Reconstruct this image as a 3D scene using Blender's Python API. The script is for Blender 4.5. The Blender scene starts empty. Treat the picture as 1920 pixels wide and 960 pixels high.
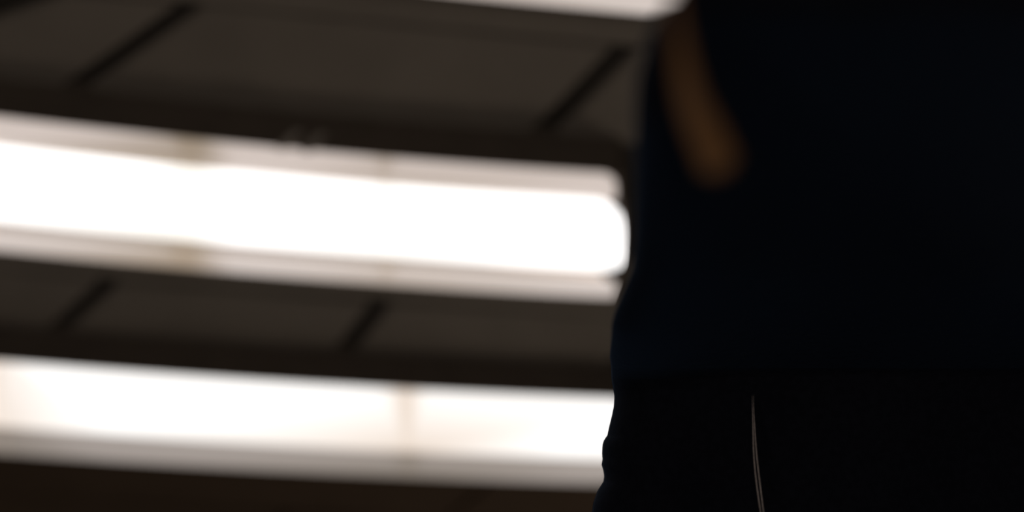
import bpy, bmesh, math, random
from math import sin, cos, radians, pi, exp
from mathutils import Vector, Matrix
random.seed(4)
SC = bpy.context.scene
# ------------------------------------------------------------ camera
FPX = 2667.0
P = radians(39.0); RL = radians(3.77)
F = Vector((0, cos(P), sin(P)))
R0 = Vector((1, 0, 0)); D0 = Vector((0, sin(P), -cos(P)))
RT = cos(RL) * R0 + sin(RL) * D0
DN = cos(RL) * D0 - sin(RL) * R0
CAM = Vector((0, 0, 1.3))
cd = bpy.data.cameras.new('camera'); cam = bpy.data.objects.new('camera', cd)
SC.collection.objects.link(cam); SC.camera = cam
cd.sensor_width = 36; cd.lens = 50; cd.clip_start = 0.01; cd.clip_end = 50
m = Matrix((RT, -DN, -F)).transposed().to_4x4(); m.translation = CAM
cam.matrix_world = m
cd.dof.use_dof = True; cd.dof.focus_distance = 0.60; cd.dof.aperture_fstop = 4.0
# ------------------------------------------------------------ world, lights, exposure
w = bpy.data.worlds.new('world'); SC.world = w; w.use_nodes = True
w.node_tree.nodes['Background'].inputs[0].default_value = (0.01, 0.012, 0.02, 1)
w.node_tree.nodes['Background'].inputs[1].default_value = 0.2
SC.view_settings.view_transform = 'Standard'; SC.view_settings.look = 'None'
SC.view_settings.exposure = 0.0; SC.view_settings.gamma = 1.0
SC.view_settings.use_curve_mapping = False

def area(name, loc, target, size, power, col):
    l = bpy.data.lights.new(name, 'AREA'); l.size = size; l.energy = power; l.color = col
    o = bpy.data.objects.new(name, l); SC.collection.objects.link(o)
    o.location = loc
    o.rotation_euler = (Vector(target) - Vector(loc)).to_track_quat('-Z', 'Y').to_euler()
    return o
# added warm fill, low behind the camera, to the left: brightens ceiling, strap and cord
area('back_fill_light', (-0.3, -0.9, 0.7), (0.7, 1.4, 2.5), 0.5, 5.6, (1.0, 0.89, 0.79))
# second added fill, beyond the cloth, low at the right, for the ceiling there
area('far_fill_light', (1.7, 2.7, 0.8), (0.5, 1.4, 2.5), 0.5, 5.0, (1.0, 0.86, 0.72))

# ------------------------------------------------------------ materials
def mat(name, col, rough=0.6, spec=0.3, noise=0.0, scale=40, bump=0.0, metal=0.0, sheen=0, sheen_col=None):
    m = bpy.data.materials.new(name); m.use_nodes = True
    nt = m.node_tree; b = nt.nodes['Principled BSDF']
    b.inputs['Roughness'].default_value = rough; b.inputs['Specular IOR Level'].default_value = spec
    b.inputs['Metallic'].default_value = metal
    b.inputs['Base Color'].default_value = (*col, 1)
    if sheen:
        b.inputs['Sheen Weight'].default_value = sheen
        b.inputs['Sheen Tint'].default_value = (*sheen_col, 1); b.inputs['Sheen Roughness'].default_value = 0.4
    if noise or bump:
        tc = nt.nodes.new('ShaderNodeTexCoord'); n = nt.nodes.new('ShaderNodeTexNoise')
        n.inputs['Scale'].default_value = scale; n.inputs['Detail'].default_value = 5
        nt.links.new(tc.outputs['Object'], n.inputs['Vector'])
        if noise:
            r = nt.nodes.new('ShaderNodeValToRGB')
            r.color_ramp.elements[0].position = 0.3; r.color_ramp.elements[1].position = 0.7
            r.color_ramp.elements[0].color = (*[c * (1 - noise) for c in col], 1)
            r.color_ramp.elements[1].color = (*[c * (1 + noise) for c in col], 1)
            nt.links.new(n.outputs['Fac'], r.inputs['Fac']); nt.links.new(r.outputs['Color'], b.inputs['Base Color'])
        if bump:
            bp = nt.nodes.new('ShaderNodeBump'); bp.inputs['Strength'].default_value = bump
            bp.inputs['Distance'].default_value = 0.001
            nt.links.new(n.outputs['Fac'], bp.inputs['Height']); nt.links.new(bp.outputs['Normal'], b.inputs['Normal'])
    return m

def emit(name, col, strength, col2=None, strength2=None):
    """lit translucent plastic; where the tubes end (attribute glow = 0) it gives less, warmer light"""
    m = mat(name, (0.7, 0.68, 0.65), 0.4, 0.3)
    nt = m.node_tree; b = nt.nodes['Principled BSDF']
    b.inputs['Emission Strength'].default_value = 1.0
    at = nt.nodes.new('ShaderNodeAttribute'); at.attribute_name = 'glow'
    mx = nt.nodes.new('ShaderNodeMix'); mx.data_type = 'RGBA'; mx.clamp_result = False
    col2 = col2 or col; strength2 = strength if strength2 is None else strength2
    mx.inputs['A'].default_value = (*[c * strength2 for c in col2], 1)
    mx.inputs['B'].default_value = (*[c * strength for c in col], 1)
    nt.links.new(at.outputs['Fac'], mx.inputs['Factor']); nt.links.new(mx.outputs['Result'], b.inputs['Emission Color'])
    return m
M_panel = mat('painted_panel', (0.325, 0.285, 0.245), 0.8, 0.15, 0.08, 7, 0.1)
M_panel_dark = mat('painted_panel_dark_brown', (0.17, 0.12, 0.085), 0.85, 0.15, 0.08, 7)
M_back = mat('ceiling_void_black', (0.075, 0.066, 0.058), 0.9, 0.1, 0.1, 10)
M_house = mat('brown_black_metal', (0.15, 0.122, 0.10), 0.7, 0.15, 0.08, 20)
M_clip = mat('dull_steel_clip', (0.55, 0.5, 0.45), 0.5, 0.4, 0.08, 20)
M_trim = mat('dark_brown_trim', (0.11, 0.09, 0.075), 0.8, 0.2, 0.08, 20)
TAN = (1.0, 0.78, 0.58)
M_lens = emit('lit_lens', (1.0, 0.975, 0.965), 1.7, (1.0, 0.96, 0.90), 1.25)
M_lens2 = emit('lit_lens_softer', (1.0, 0.975, 0.95), 1.2, (1.0, 0.85, 0.73), 0.80)
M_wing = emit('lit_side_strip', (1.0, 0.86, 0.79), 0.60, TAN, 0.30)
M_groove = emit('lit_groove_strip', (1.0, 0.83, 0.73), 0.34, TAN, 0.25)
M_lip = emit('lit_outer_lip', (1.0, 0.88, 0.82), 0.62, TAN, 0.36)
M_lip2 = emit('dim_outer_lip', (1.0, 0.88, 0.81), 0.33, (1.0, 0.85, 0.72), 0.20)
M_cloth = mat('black_navy_cloth', (0.0052, 0.0056, 0.0088), 0.95, 0.04, 0.2, 300, 0.2, sheen=0.05, sheen_col=(0.25, 0.5, 1.0))
M_strap = mat('brown_leather', (0.13, 0.062, 0.022), 0.6, 0.3, 0.15, 90, 0.2)
M_cord = mat('pale_cord', (0.22, 0.19, 0.182), 0.6, 0.3, 0.3, 900)
M_wall = mat('wall_paint', (0.16, 0.14, 0.12), 0.85, 0.2, 0.06, 3)
M_floor = mat('floor_concrete', (0.14, 0.125, 0.11), 0.8, 0.3, 0.15, 4)

# ------------------------------------------------------------ helpers
def link(o, parent=None, **kw):
    SC.collection.objects.link(o)
    if parent: o.parent = parent
    for k, v in kw.items(): o[k] = v
    return o
def mesh(name, vs, fs, m, parent=None, smooth=False, **kw):
    me = bpy.data.meshes.new(name); me.from_pydata([tuple(v) for v in vs], [], fs); me.update()
    bm = bmesh.new(); bm.from_mesh(me); bmesh.ops.recalc_face_normals(bm, faces=bm.faces); bm.to_mesh(me); bm.free()
    me.materials.append(m)
    if smooth:
        for p in me.polygons: p.use_smooth = True
    return link(bpy.data.objects.new(name, me), parent, **kw)
def empty(name, loc, **kw):
    o = bpy.data.objects.new(name, None); o.location = loc; o.empty_display_size = 0.05
    return link(o, None, **kw)
AZ = radians(77)
T = Vector((sin(AZ), cos(AZ), 0)); Wd = Vector((-cos(AZ), sin(AZ), 0))
def pt(u, wv, h): return CAM.x * Vector((1, 0, 0)) + T * u + Wd * wv + Vector((0, 0, CAM.z + h))
def prism(name, poly, h0, h1, m, parent=None, origin=Vector((0, 0, 0)), bevel=0, **kw):
    """poly: (u, w) outline, between heights h0 (bottom) and h1 above the camera"""
    n = len(poly)
    vs = [pt(u, q, h0) - origin for u, q in poly] + [pt(u, q, h1) - origin for u, q in poly]
    fs = [list(range(n)), list(range(n, 2 * n))] + [[i, (i + 1) % n, n + (i + 1) % n, n + i] for i in range(n)]
    o = mesh(name, vs, fs, m, parent, **kw)
    if bevel:
        b = o.modifiers.new('bevel', 'BEVEL'); b.width = bevel; b.segments = 2
    return o
def sag(u, k): return -k * (u - 0.1) ** 2
SK = [0.0, 0.0, 0.0, 1.0]      # skew of left end, of right end, w about which it turns (set per section)
def strip(u0, u1, w0, w1, k, round_end=0, n=10):
    us0, us1 = u0, u1
    out = strip_raw(u0, u1, w0, w1, k, round_end, n)
    L = max(1e-6, us1 - us0)
    return [(u + (q - SK[2]) * (SK[0] * (1 - (u - us0) / L) + SK[1] * (u - us0) / L), q) for u, q in out]
def strip_raw(u0, u1, w0, w1, k, round_end=0, n=10):
    """outline of a strip that follows the slightly bowed run; optional rounded right end"""
    us = [u0 + (u1 - round_end - u0) * (0.5 - 0.5 * cos(pi * i / n)) for i in range(n + 1)]
    near = [(u, w0 + sag(u, k)) for u in us]; far = [(u, w1 + sag(u, k)) for u in us]
    arc = []
    if round_end:
        r = round_end
        c = (u1 - r, w0 + r + sag(u1, k))
        arc += [(c[0] + r * sin(a), c[1] - r * cos(a)) for a in [radians(x) for x in (15, 35, 55, 75, 90)]]
        r2 = r * 0.55; c = (u1 - r2, w1 - r2 + sag(u1, k))
        arc += [(c[0] + r2 * cos(a), c[1] + r2 * sin(a)) for a in [radians(x) for x in (0, 30, 60, 85)]]
    return near + arc + far[::-1]
HL, HC = 1.2, 1.265       # underside of the lights, underside of the ceiling panels (above the camera)

# ------------------------------------------------------------ room shell
def box(name, lo, hi, m, **kw):
    x0, y0, z0 = lo; x1, y1, z1 = hi
    vs = [(x, y, z) for x in (x0, x1) for y in (y0, y1) for z in (z0, z1)]
    fs = [(0, 1, 3, 2), (4, 5, 7, 6), (0, 1, 5, 4), (2, 3, 7, 6), (0, 2, 6, 4), (1, 3, 7, 5)]
    return mesh(name, vs, fs, m, **kw)
ZT = CAM.z + HC
box('floor', (-3.2, -3.2, -0.1), (3.2, 5.2, 0), M_floor, kind='structure')
ceiling = box('ceiling', (-3.2, -3.2, ZT + 0.014), (3.2, 5.2, ZT + 0.1), M_back, kind='structure')
box('wall_left', (-3.2, -3.1, 0), (-3.1, 5.1, ZT + 0.014), M_wall, kind='structure')
box('wall_right', (3.1, -3.1, 0), (3.2, 5.1, ZT + 0.014), M_wall, kind='structure')
box('wall_back', (-3.2, -3.2, 0), (3.2, -3.1, ZT + 0.014), M_wall, kind='structure')
box('wall_far', (-3.2, 5.1, 0), (3.2, 5.2, ZT + 0.014), M_wall, kind='structure')

# ceiling panels between the light runs: skewed joints, dark gaps between neighbours
def bay(w0, w1, seams, m, gap=0.011, k=0.05):
    """seams: list of (u at w0, u at w1), ordered left to right"""
    for (a0, a1), (b0, b1) in zip(seams[:-1], seams[1:]):
        poly = [(a0 + gap, w0 + sag(a0, k) * (abs(a0) < 1)), (b0 - gap, w0 + sag(b0, k) * (abs(b0) < 1)),
                (b1 - gap, w1 + sag(b1, k) * (abs(b1) < 1)), (a1 + gap, w1 + sag(a1, k) * (abs(a1) < 1))]
        prism('ceiling_panel', poly, HC, HC + 0.014, m, ceiling, bevel=0.002)
def seam(u, q, s, w0, w1): return (u + s * (w0 - q), u + s * (w1 - q))
def S(lst, w0, w1): return [seam(u, q, s, w0, w1) for u, q, s in lst]
# bay in front of the middle light
b0, b1, bs = 1.036, 1.285, 1.124
A = (-0.104, 1.13, -0.887); B = (0.41, 1.133, -0.45)
bay(bs, b1, S([A, B, (0.80, 1.133, -0.45), (1.3, 1.133, -0.45), (1.8, 1.133, -0.45)], bs, b1), M_panel, gap=0.018)
uA0 = A[0] + A[2] * (bs - A[1]) - 0.016; uA1 = A[0] + A[2] * (b1 - A[1]) - 0.016
prism('ceiling_panel', [(uA0, bs), (uA1, b1 - 0.006), (-0.62, b1 - 0.02), (-0.62, 1.31), (-0.33, 1.184), (-0.235, 1.128)],
      HC, HC + 0.014, M_panel, ceiling, bevel=0.002)
bay(b0, bs - 0.001, [(-0.225, -0.225), (0.62, 0.62), (1.2, 1.2), (1.8, 1.8)], M_panel, gap=0.001)
b0, b1, bs = 1.53, 1.795, 1.660
C_ = (-0.216, 1.677, -0.634); D_ = (0.173, 1.682, -0.345)
bay(bs, b1, S([(-1.0, 1.68, -0.6), (-0.6, 1.68, -0.65), C_, D_, (0.60, 1.682, -0.345), (1.0, 1.682, -0.345), (1.4, 1.68, -0.345), (1.8, 1.68, -0.34)], bs, b1), M_panel, gap=0.016)
bay(b0, bs - 0.001, [(-1.0, -1.0), (-0.5, -0.5), (0.62, 0.62), (1.2, 1.2), (1.8, 1.8)], M_panel, gap=0.001)
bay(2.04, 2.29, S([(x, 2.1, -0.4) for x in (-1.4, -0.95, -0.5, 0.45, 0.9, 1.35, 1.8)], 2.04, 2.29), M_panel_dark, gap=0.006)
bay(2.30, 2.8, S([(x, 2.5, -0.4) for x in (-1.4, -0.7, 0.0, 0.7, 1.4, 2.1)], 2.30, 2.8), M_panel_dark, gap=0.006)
bay(0.45, 0.735, S([(x, 0.6, -0.5) for x in (-1.3, -0.85, -0.4, 0.1, 0.6, 1.1, 1.6)], 0.45, 0.735), M_panel)
# dark trim strip along the far side of the nearest light
prism('trim_1', strip(-1.2, 1.6, 1.0105, 1.033, 0.05, n=24), HC - 0.012, HC + 0.014, M_trim, kind='structure')

# ------------------------------------------------------------ the three ceiling lights
def glow(o, org, joints, skews, looks):
    """per-vertex brightness: falls off towards each joint, where the tubes inside end"""
    at = o.data.attributes.new('glow', 'FLOAT', 'POINT')
    for v in o.data.vertices:
        p = v.co + org - CAM
        u, q = p.dot(T), p.dot(Wd); g = 1.0
        for j, sk, (wd, dp) in zip(joints, skews, looks):
            d = u - j - sk * (q - SK[2])
            g = min(g, 1 - dp * exp(-(d / wd) ** 2))
        at.data[v.index].value = g
def light_run(label, k, u0, u1, near, far, bands, joints, skews, end_skew, looks):
    """bands: (name, material, w0, w1, drop, end shortening); joints: u positions"""
    org = pt((u0 + u1) / 2, (near + far) / 2, HC)
    SK[2] = (near + far) / 2; SK[0] = 0.0; SK[1] = end_skew
    t = empty('ceiling_light', org, label=label, category='ceiling light', group='lit fluorescent ceiling light runs')
    prism('housing', strip(u0, u1, near, far, k, n=20), HL + 0.003, HC + 0.0135, M_house, t, org, bevel=0.002)
    edges = [u0 + 0.004] + joints + [u1]
    g = 0.021
    for i, (a, b) in enumerate(zip(edges[:-1], edges[1:])):
        last = i == len(edges) - 2
        SK[0] = 0.0 if i == 0 else skews[i - 1]; SK[1] = end_skew if last else skews[i]
        aa0, bb0 = a, b
        for nm, mt, w0, w1, drop, short, ja in bands:
            e = bb0 - (short if last else 0)
            o = prism(nm, strip(aa0 + 0.0006, e - (0 if last else 0.0006), w0, w1, k, ((0.05 if k > 0.047 else 0.03) if nm == 'lens' else 0.02) if last else 0, n=24), HL - drop, HL + 0.004, mt, t, org)
            glow(o, org, joints, skews, looks)
    for j, sk, lk in zip(joints, skews, looks):
        SK[0] = SK[1] = sk
        w0 = min(b[2] for b in bands); w1 = max(b[3] for b in bands)
        o = prism('joint_strip', strip(j - 0.0006, j + 0.0006, w0 + 0.0005, w1 - 0.0005, k, n=1), HL - 0.0005, HL + 0.0035, M_wing, t, org)
        glow(o, org, joints, skews, looks)
    # closing plate at the right end
    e0 = u1 + (near - SK[2]) * end_skew; e1 = u1 + (far - SK[2]) * end_skew
    prism('end_cap', [(e0 + 0.0005, near + sag(e0, k) + .001), (e0 + 0.004, near + sag(e0, k) + .001), (e1 + 0.004, far + sag(e1, k) - .001), (e1 + 0.0005, far + sag(e1, k) - .001)], HL + 0.002, HC + 0.013, M_house, t, org)
    SK[:] = [0.0, 0.0, 0.0, 1.0]
    return t, org
k1 = 0.06
mid, morg = light_run('long bright white ceiling light across the middle, with pale strips along both its sides', k1, -1.15, 0.478, 1.275, 1.526,
          [('side_strip', M_wing, 1.2775, 1.326, 0.0, 0.010, 0.013), ('lens', M_lens, 1.325, 1.4625, 0.003, 0.0, 0.014),
           ('groove_strip', M_groove, 1.463, 1.487, -0.001, 0.030, 0.010), ('outer_lip', M_lip, 1.487, 1.524, 0.001, 0.012, 0.010)],
          [-0.88, -0.47, -0.094, 0.158], [0, 0, -0.02, 0.13], 0.26, [(0.02, 0.6), (0.02, 0.6), (0.030, 1.15), (0.014, 0.62)])
k2 = 0.045
far_, forg = light_run('lowest and farthest white ceiling light, with one dim grey strip below its lens', k2, -1.3, 0.604, 1.779, 2.036,
          [('lens', M_lens2, 1.783, 1.951, 0.002, 0.006, 0.017), ('outer_lip', M_lip2, 1.953, 2.033, 0.0, 0.006, 0.010)],
          [-0.95, -0.362, 0.252], [0, 0, 0.15], 0.12, [(0.03, 1.0), (0.034, 0.85), (0.026, 1.0)])
k0 = 0.05
near_, norg = light_run('ceiling light at the top edge of the photo, only its far pale lip in view', k0, -1.1, 0.51, 0.755, 1.010,
          [('side_strip', M_wing, 0.758, 0.805, 0.0, 0.008, 0.010), ('lens', M_lens, 0.805, 0.942, 0.003, 0.0, 0.012),
           ('groove_strip', M_groove, 0.942, 0.968, -0.001, 0.008, 0.010), ('outer_lip', M_lip, 0.968, 1.008, 0.001, 0.004, 0.010)],
          [-0.7, -0.3, 0.05], [0, 0, 0.1], 0.2, [(0.02, 0.6)] * 3)

# mounting clip: two slanted tabs on the dark near side of the middle light's housing
def ray(x, y): return F + RT * ((x - 960) / FPX) + DN * ((y - 480) / FPX)
def on_side(x, y, wv):
    v = ray(x, y); return CAM + v * (wv / v.dot(Wd))
for (a, b) in (((528, 276), (560, 246)), ((576, 282), (604, 250))):
    vs = []
    for x, y in ((a[0] - 9, a[1]), (a[0] + 9, a[1]), (b[0] + 9, b[1]), (b[0] - 9, b[1])):
        vs.append(on_side(x, y, 1.2705))
    vs2 = [v + Wd * 0.0042 for v in vs]
    mesh('mounting_clip', [v - morg for v in vs + vs2], [(0, 1, 2, 3), (4, 5, 6, 7), (0, 1, 5, 4), (1, 2, 6, 5), (2, 3, 7, 6), (3, 0, 4, 7)], M_clip, mid)

# ------------------------------------------------------------ dark cloth hanging at the right
EDGE = [(-420, 1345), (-200, 1300), (-60, 1335), (0, 1288), (30, 1254), (60, 1236), (150, 1212), (250, 1204), (330, 1202), (430, 1203), (500, 1196),
        (550, 1176), (600, 1155), (660, 1149), (710, 1155), (742, 1161), (762, 1160), (782, 1156), (802, 1151), (820, 1147), (832, 1139), (843, 1138),
        (853, 1138), (862, 1139), (870, 1137), (880, 1140), (893, 1142), (906, 1140), (925, 1128), (945, 1121), (960, 1119), (1010, 1115), (1100, 1108)]
def edge_x(y):
    for (y0, x0), (y1, x1) in zip(EDGE[:-1], EDGE[1:]):
        if y <= y1:
            t = max(0, min(1, (y - y0) / (y1 - y0))); return x0 + (x1 - x0) * t
    return EDGE[-1][1]
def depth(y, dx):
    def ease(t):
        t = max(0.0, min(1.0, t)); return t * t * (3 - 2 * t)
    base = max(0.262, 0.60 - ease((740 - y) / 260) * 0.02 - max(0, 700 - y) * 0.00045)
    near = 0.055 * ease((735 - y) / 140) * (1 - ease((250 - y) / 250))    # the free edge bends towards the camera above its folded part
    return base - near * exp(-(dx / 130.0) ** 2)
rows = []
ys = [-420 + 20 * i for i in range(56)] + [700 + 5 * i for i in range(56)] + [980 + 20 * i for i in range(7)]
offs = [0, 3, 8, 15, 26, 42, 64, 92, 130, 180, 240, 310, 390, 480, 580, 690, 820, 980, 1200]
for y in ys:
    row = []
    for j, dx in enumerate(offs):
        x = edge_x(y) + dx * (1 if j < 3 else 1)
        z = depth(y, dx)
        curl = 0.035 * exp(-dx / 22.0)
        fold = 0.010 * (1 - exp(-dx / 90)) * (sin(dx / 70 + y / 260) + 0.5 * sin(dx / 31 - y / 170 + 1))
        row.append(CAM + ray(x, y) * (z * (1 + 0.0 * curl) + curl * z + fold * z))
    rows.append(row)
# lower end falls straight down to the floor, upper end rises to the ceiling
last = rows[-1]
for k in range(1, 15):
    rows.append([Vector((p.x + 0.01 * sin(i * 0.9 + k * .2), p.y + 0.012 * sin(i * 1.3), p.z * (1 - k / 14) + 0.004)) for i, p in enumerate(last)])
first = rows[0]; top = []
zt = ZT - 0.002
for k in range(1, 13):
    top.append([Vector((p.x + 0.012 * k, p.y - 0.006 * k + 0.01 * sin(i * 1.2), p.z + (zt - p.z) * k / 12)) for i, p in enumerate(first)])
rows = top[::-1] + rows
nj = len(offs); base = Vector((last[9].x, last[9].y, 0))
vs = [p - base for r in rows for p in r]
fs = [(i * nj + j, i * nj + j + 1, (i + 1) * nj + j + 1, (i + 1) * nj + j) for i in range(len(rows) - 1) for j in range(nj - 1)]
drape = empty('drape', base, label='near-black navy cloth hanging close to the camera over the whole right side', category='cloth')
cl = mesh('cloth', vs, fs, M_cloth, drape, True)
so = cl.modifiers.new('thickness', 'SOLIDIFY'); so.thickness = 0.0022; so.offset = 1
# rolled hem along the free edge
def tube(name, pts, rad, m, parent=None, origin=Vector((0, 0, 0)), seg=10, flat=1.0, **kw):
    vs, fs = [], []
    for i, p in enumerate(pts):
        d = (pts[min(i + 1, len(pts) - 1)] - pts[max(i - 1, 0)]).normalized()
        a = d.cross(F).normalized(); b = d.cross(a).normalized()
        r_ = rad(i / (len(pts) - 1)) if callable(rad) else rad
        for s in range(seg):
            t = 2 * pi * s / seg
            vs.append(p - origin + a * (r_ * cos(t)) + b * (r_ * flat * sin(t)))
    n = len(pts)
    for i in range(n - 1):
        for s in range(seg):
            fs.append((i * seg + s, i * seg + (s + 1) % seg, (i + 1) * seg + (s + 1) % seg, (i + 1) * seg + s))
    fs.append(tuple(range(seg))); fs.append(tuple(range((n - 1) * seg, n * seg)))
    return mesh(name, vs, fs, m, parent, True, **kw)
tube('hem', [r[0] for r in rows[12:-14]] , 0.0011, M_cloth, drape, base, 6)

# ------------------------------------------------------------ thin two-strand cord in front of the cloth
def smooth(pts, n):
    out = []
    P_ = [pts[0]] + list(pts) + [pts[-1]]
    for i in range(1, len(P_) - 2):
        for k in range(n):
            t = k / n; a, b, c, d = P_[i - 1], P_[i], P_[i + 1], P_[i + 2]
            out.append(tuple(0.5 * (2 * b[q] + (c[q] - a[q]) * t + (2 * a[q] - 5 * b[q] + 4 * c[q] - d[q]) * t * t + (3 * b[q] - a[q] - 3 * c[q] + d[q]) * t ** 3) for q in range(len(b))))
    out.append(tuple(pts[-1])); return out
cp = smooth([(1412, 740, .587), (1412, 765, .583), (1413.5, 800, .578), (1416, 850, .573), (1421, 900, .570), (1429, 960, .566), (1441, 1040, .550), (1460, 1140, .525)], 14)
cps = [CAM + ray(x, y) * z for x, y, z in cp]
end = cps[-1]
cps += [Vector((end.x + .01 * k / 20, end.y + 0.0 * k, end.z - (end.z - 0.004) * k / 20)) for k in range(1, 21)]
corg = Vector((cps[-1].x, cps[-1].y, 0))
cord = empty('cord', corg, label='thin pale two-strand cord hanging in front of the dark cloth, lower right', category='cord')
for s in (-1, 1):
    pts = []
    for i, p in enumerate(cps):
        ph = i * 0.10
        hw = 0.00066
        pts.append(p + RT * (s * hw * (0.35 + 0.5 * min(1, i / 40) + 0.15 * cos(ph))) + F * (s * 0.0004 * sin(ph)))
    tube('strand', pts, lambda t: 0.00003 + 0.00029 * min(1, t * 4) + 0.00008 * min(1, t * 2), M_cord, cord, corg, 8)

# ------------------------------------------------------------ brown strap, far out of focus, near the lens
sp = smooth([(1258, -330, .215), (1258, -150, .225), (1264, -20, .235), (1275, 70, .240), (1286, 140, .243), (1302, 200, .245), (1326, 255, .247), (1346, 300, .249)], 8)
spts = [CAM + ray(x, y) * z for x, y, z in sp]
# the upper end climbs to the ceiling beside the cloth
p0 = spts[0]
spts = [Vector((p0.x, p0.y, p0.z + (ZT - 0.002 - p0.z) * k / 12)) for k in range(12, 0, -1)] + spts
sorg = Vector(spts[-1])
strap = empty('strap', sorg, label='dim amber brown strap hanging blurred in front of the cloth, upper right', category='strap')
tube('band', spts, lambda t: 0.0008 + 0.0026 * max(0, min(1, (t - 0.45) / 0.45)), M_strap, strap, sorg, 12, 0.35)
tube('strap_tip', [spts[-1] + (spts[-1] - spts[-2]).normalized() * d for d in (-0.0004, 0.001, 0.0022, 0.003)], lambda t: 0.0038 * (1 - 0.7 * t * t), M_strap, strap, sorg, 12, 0.4)
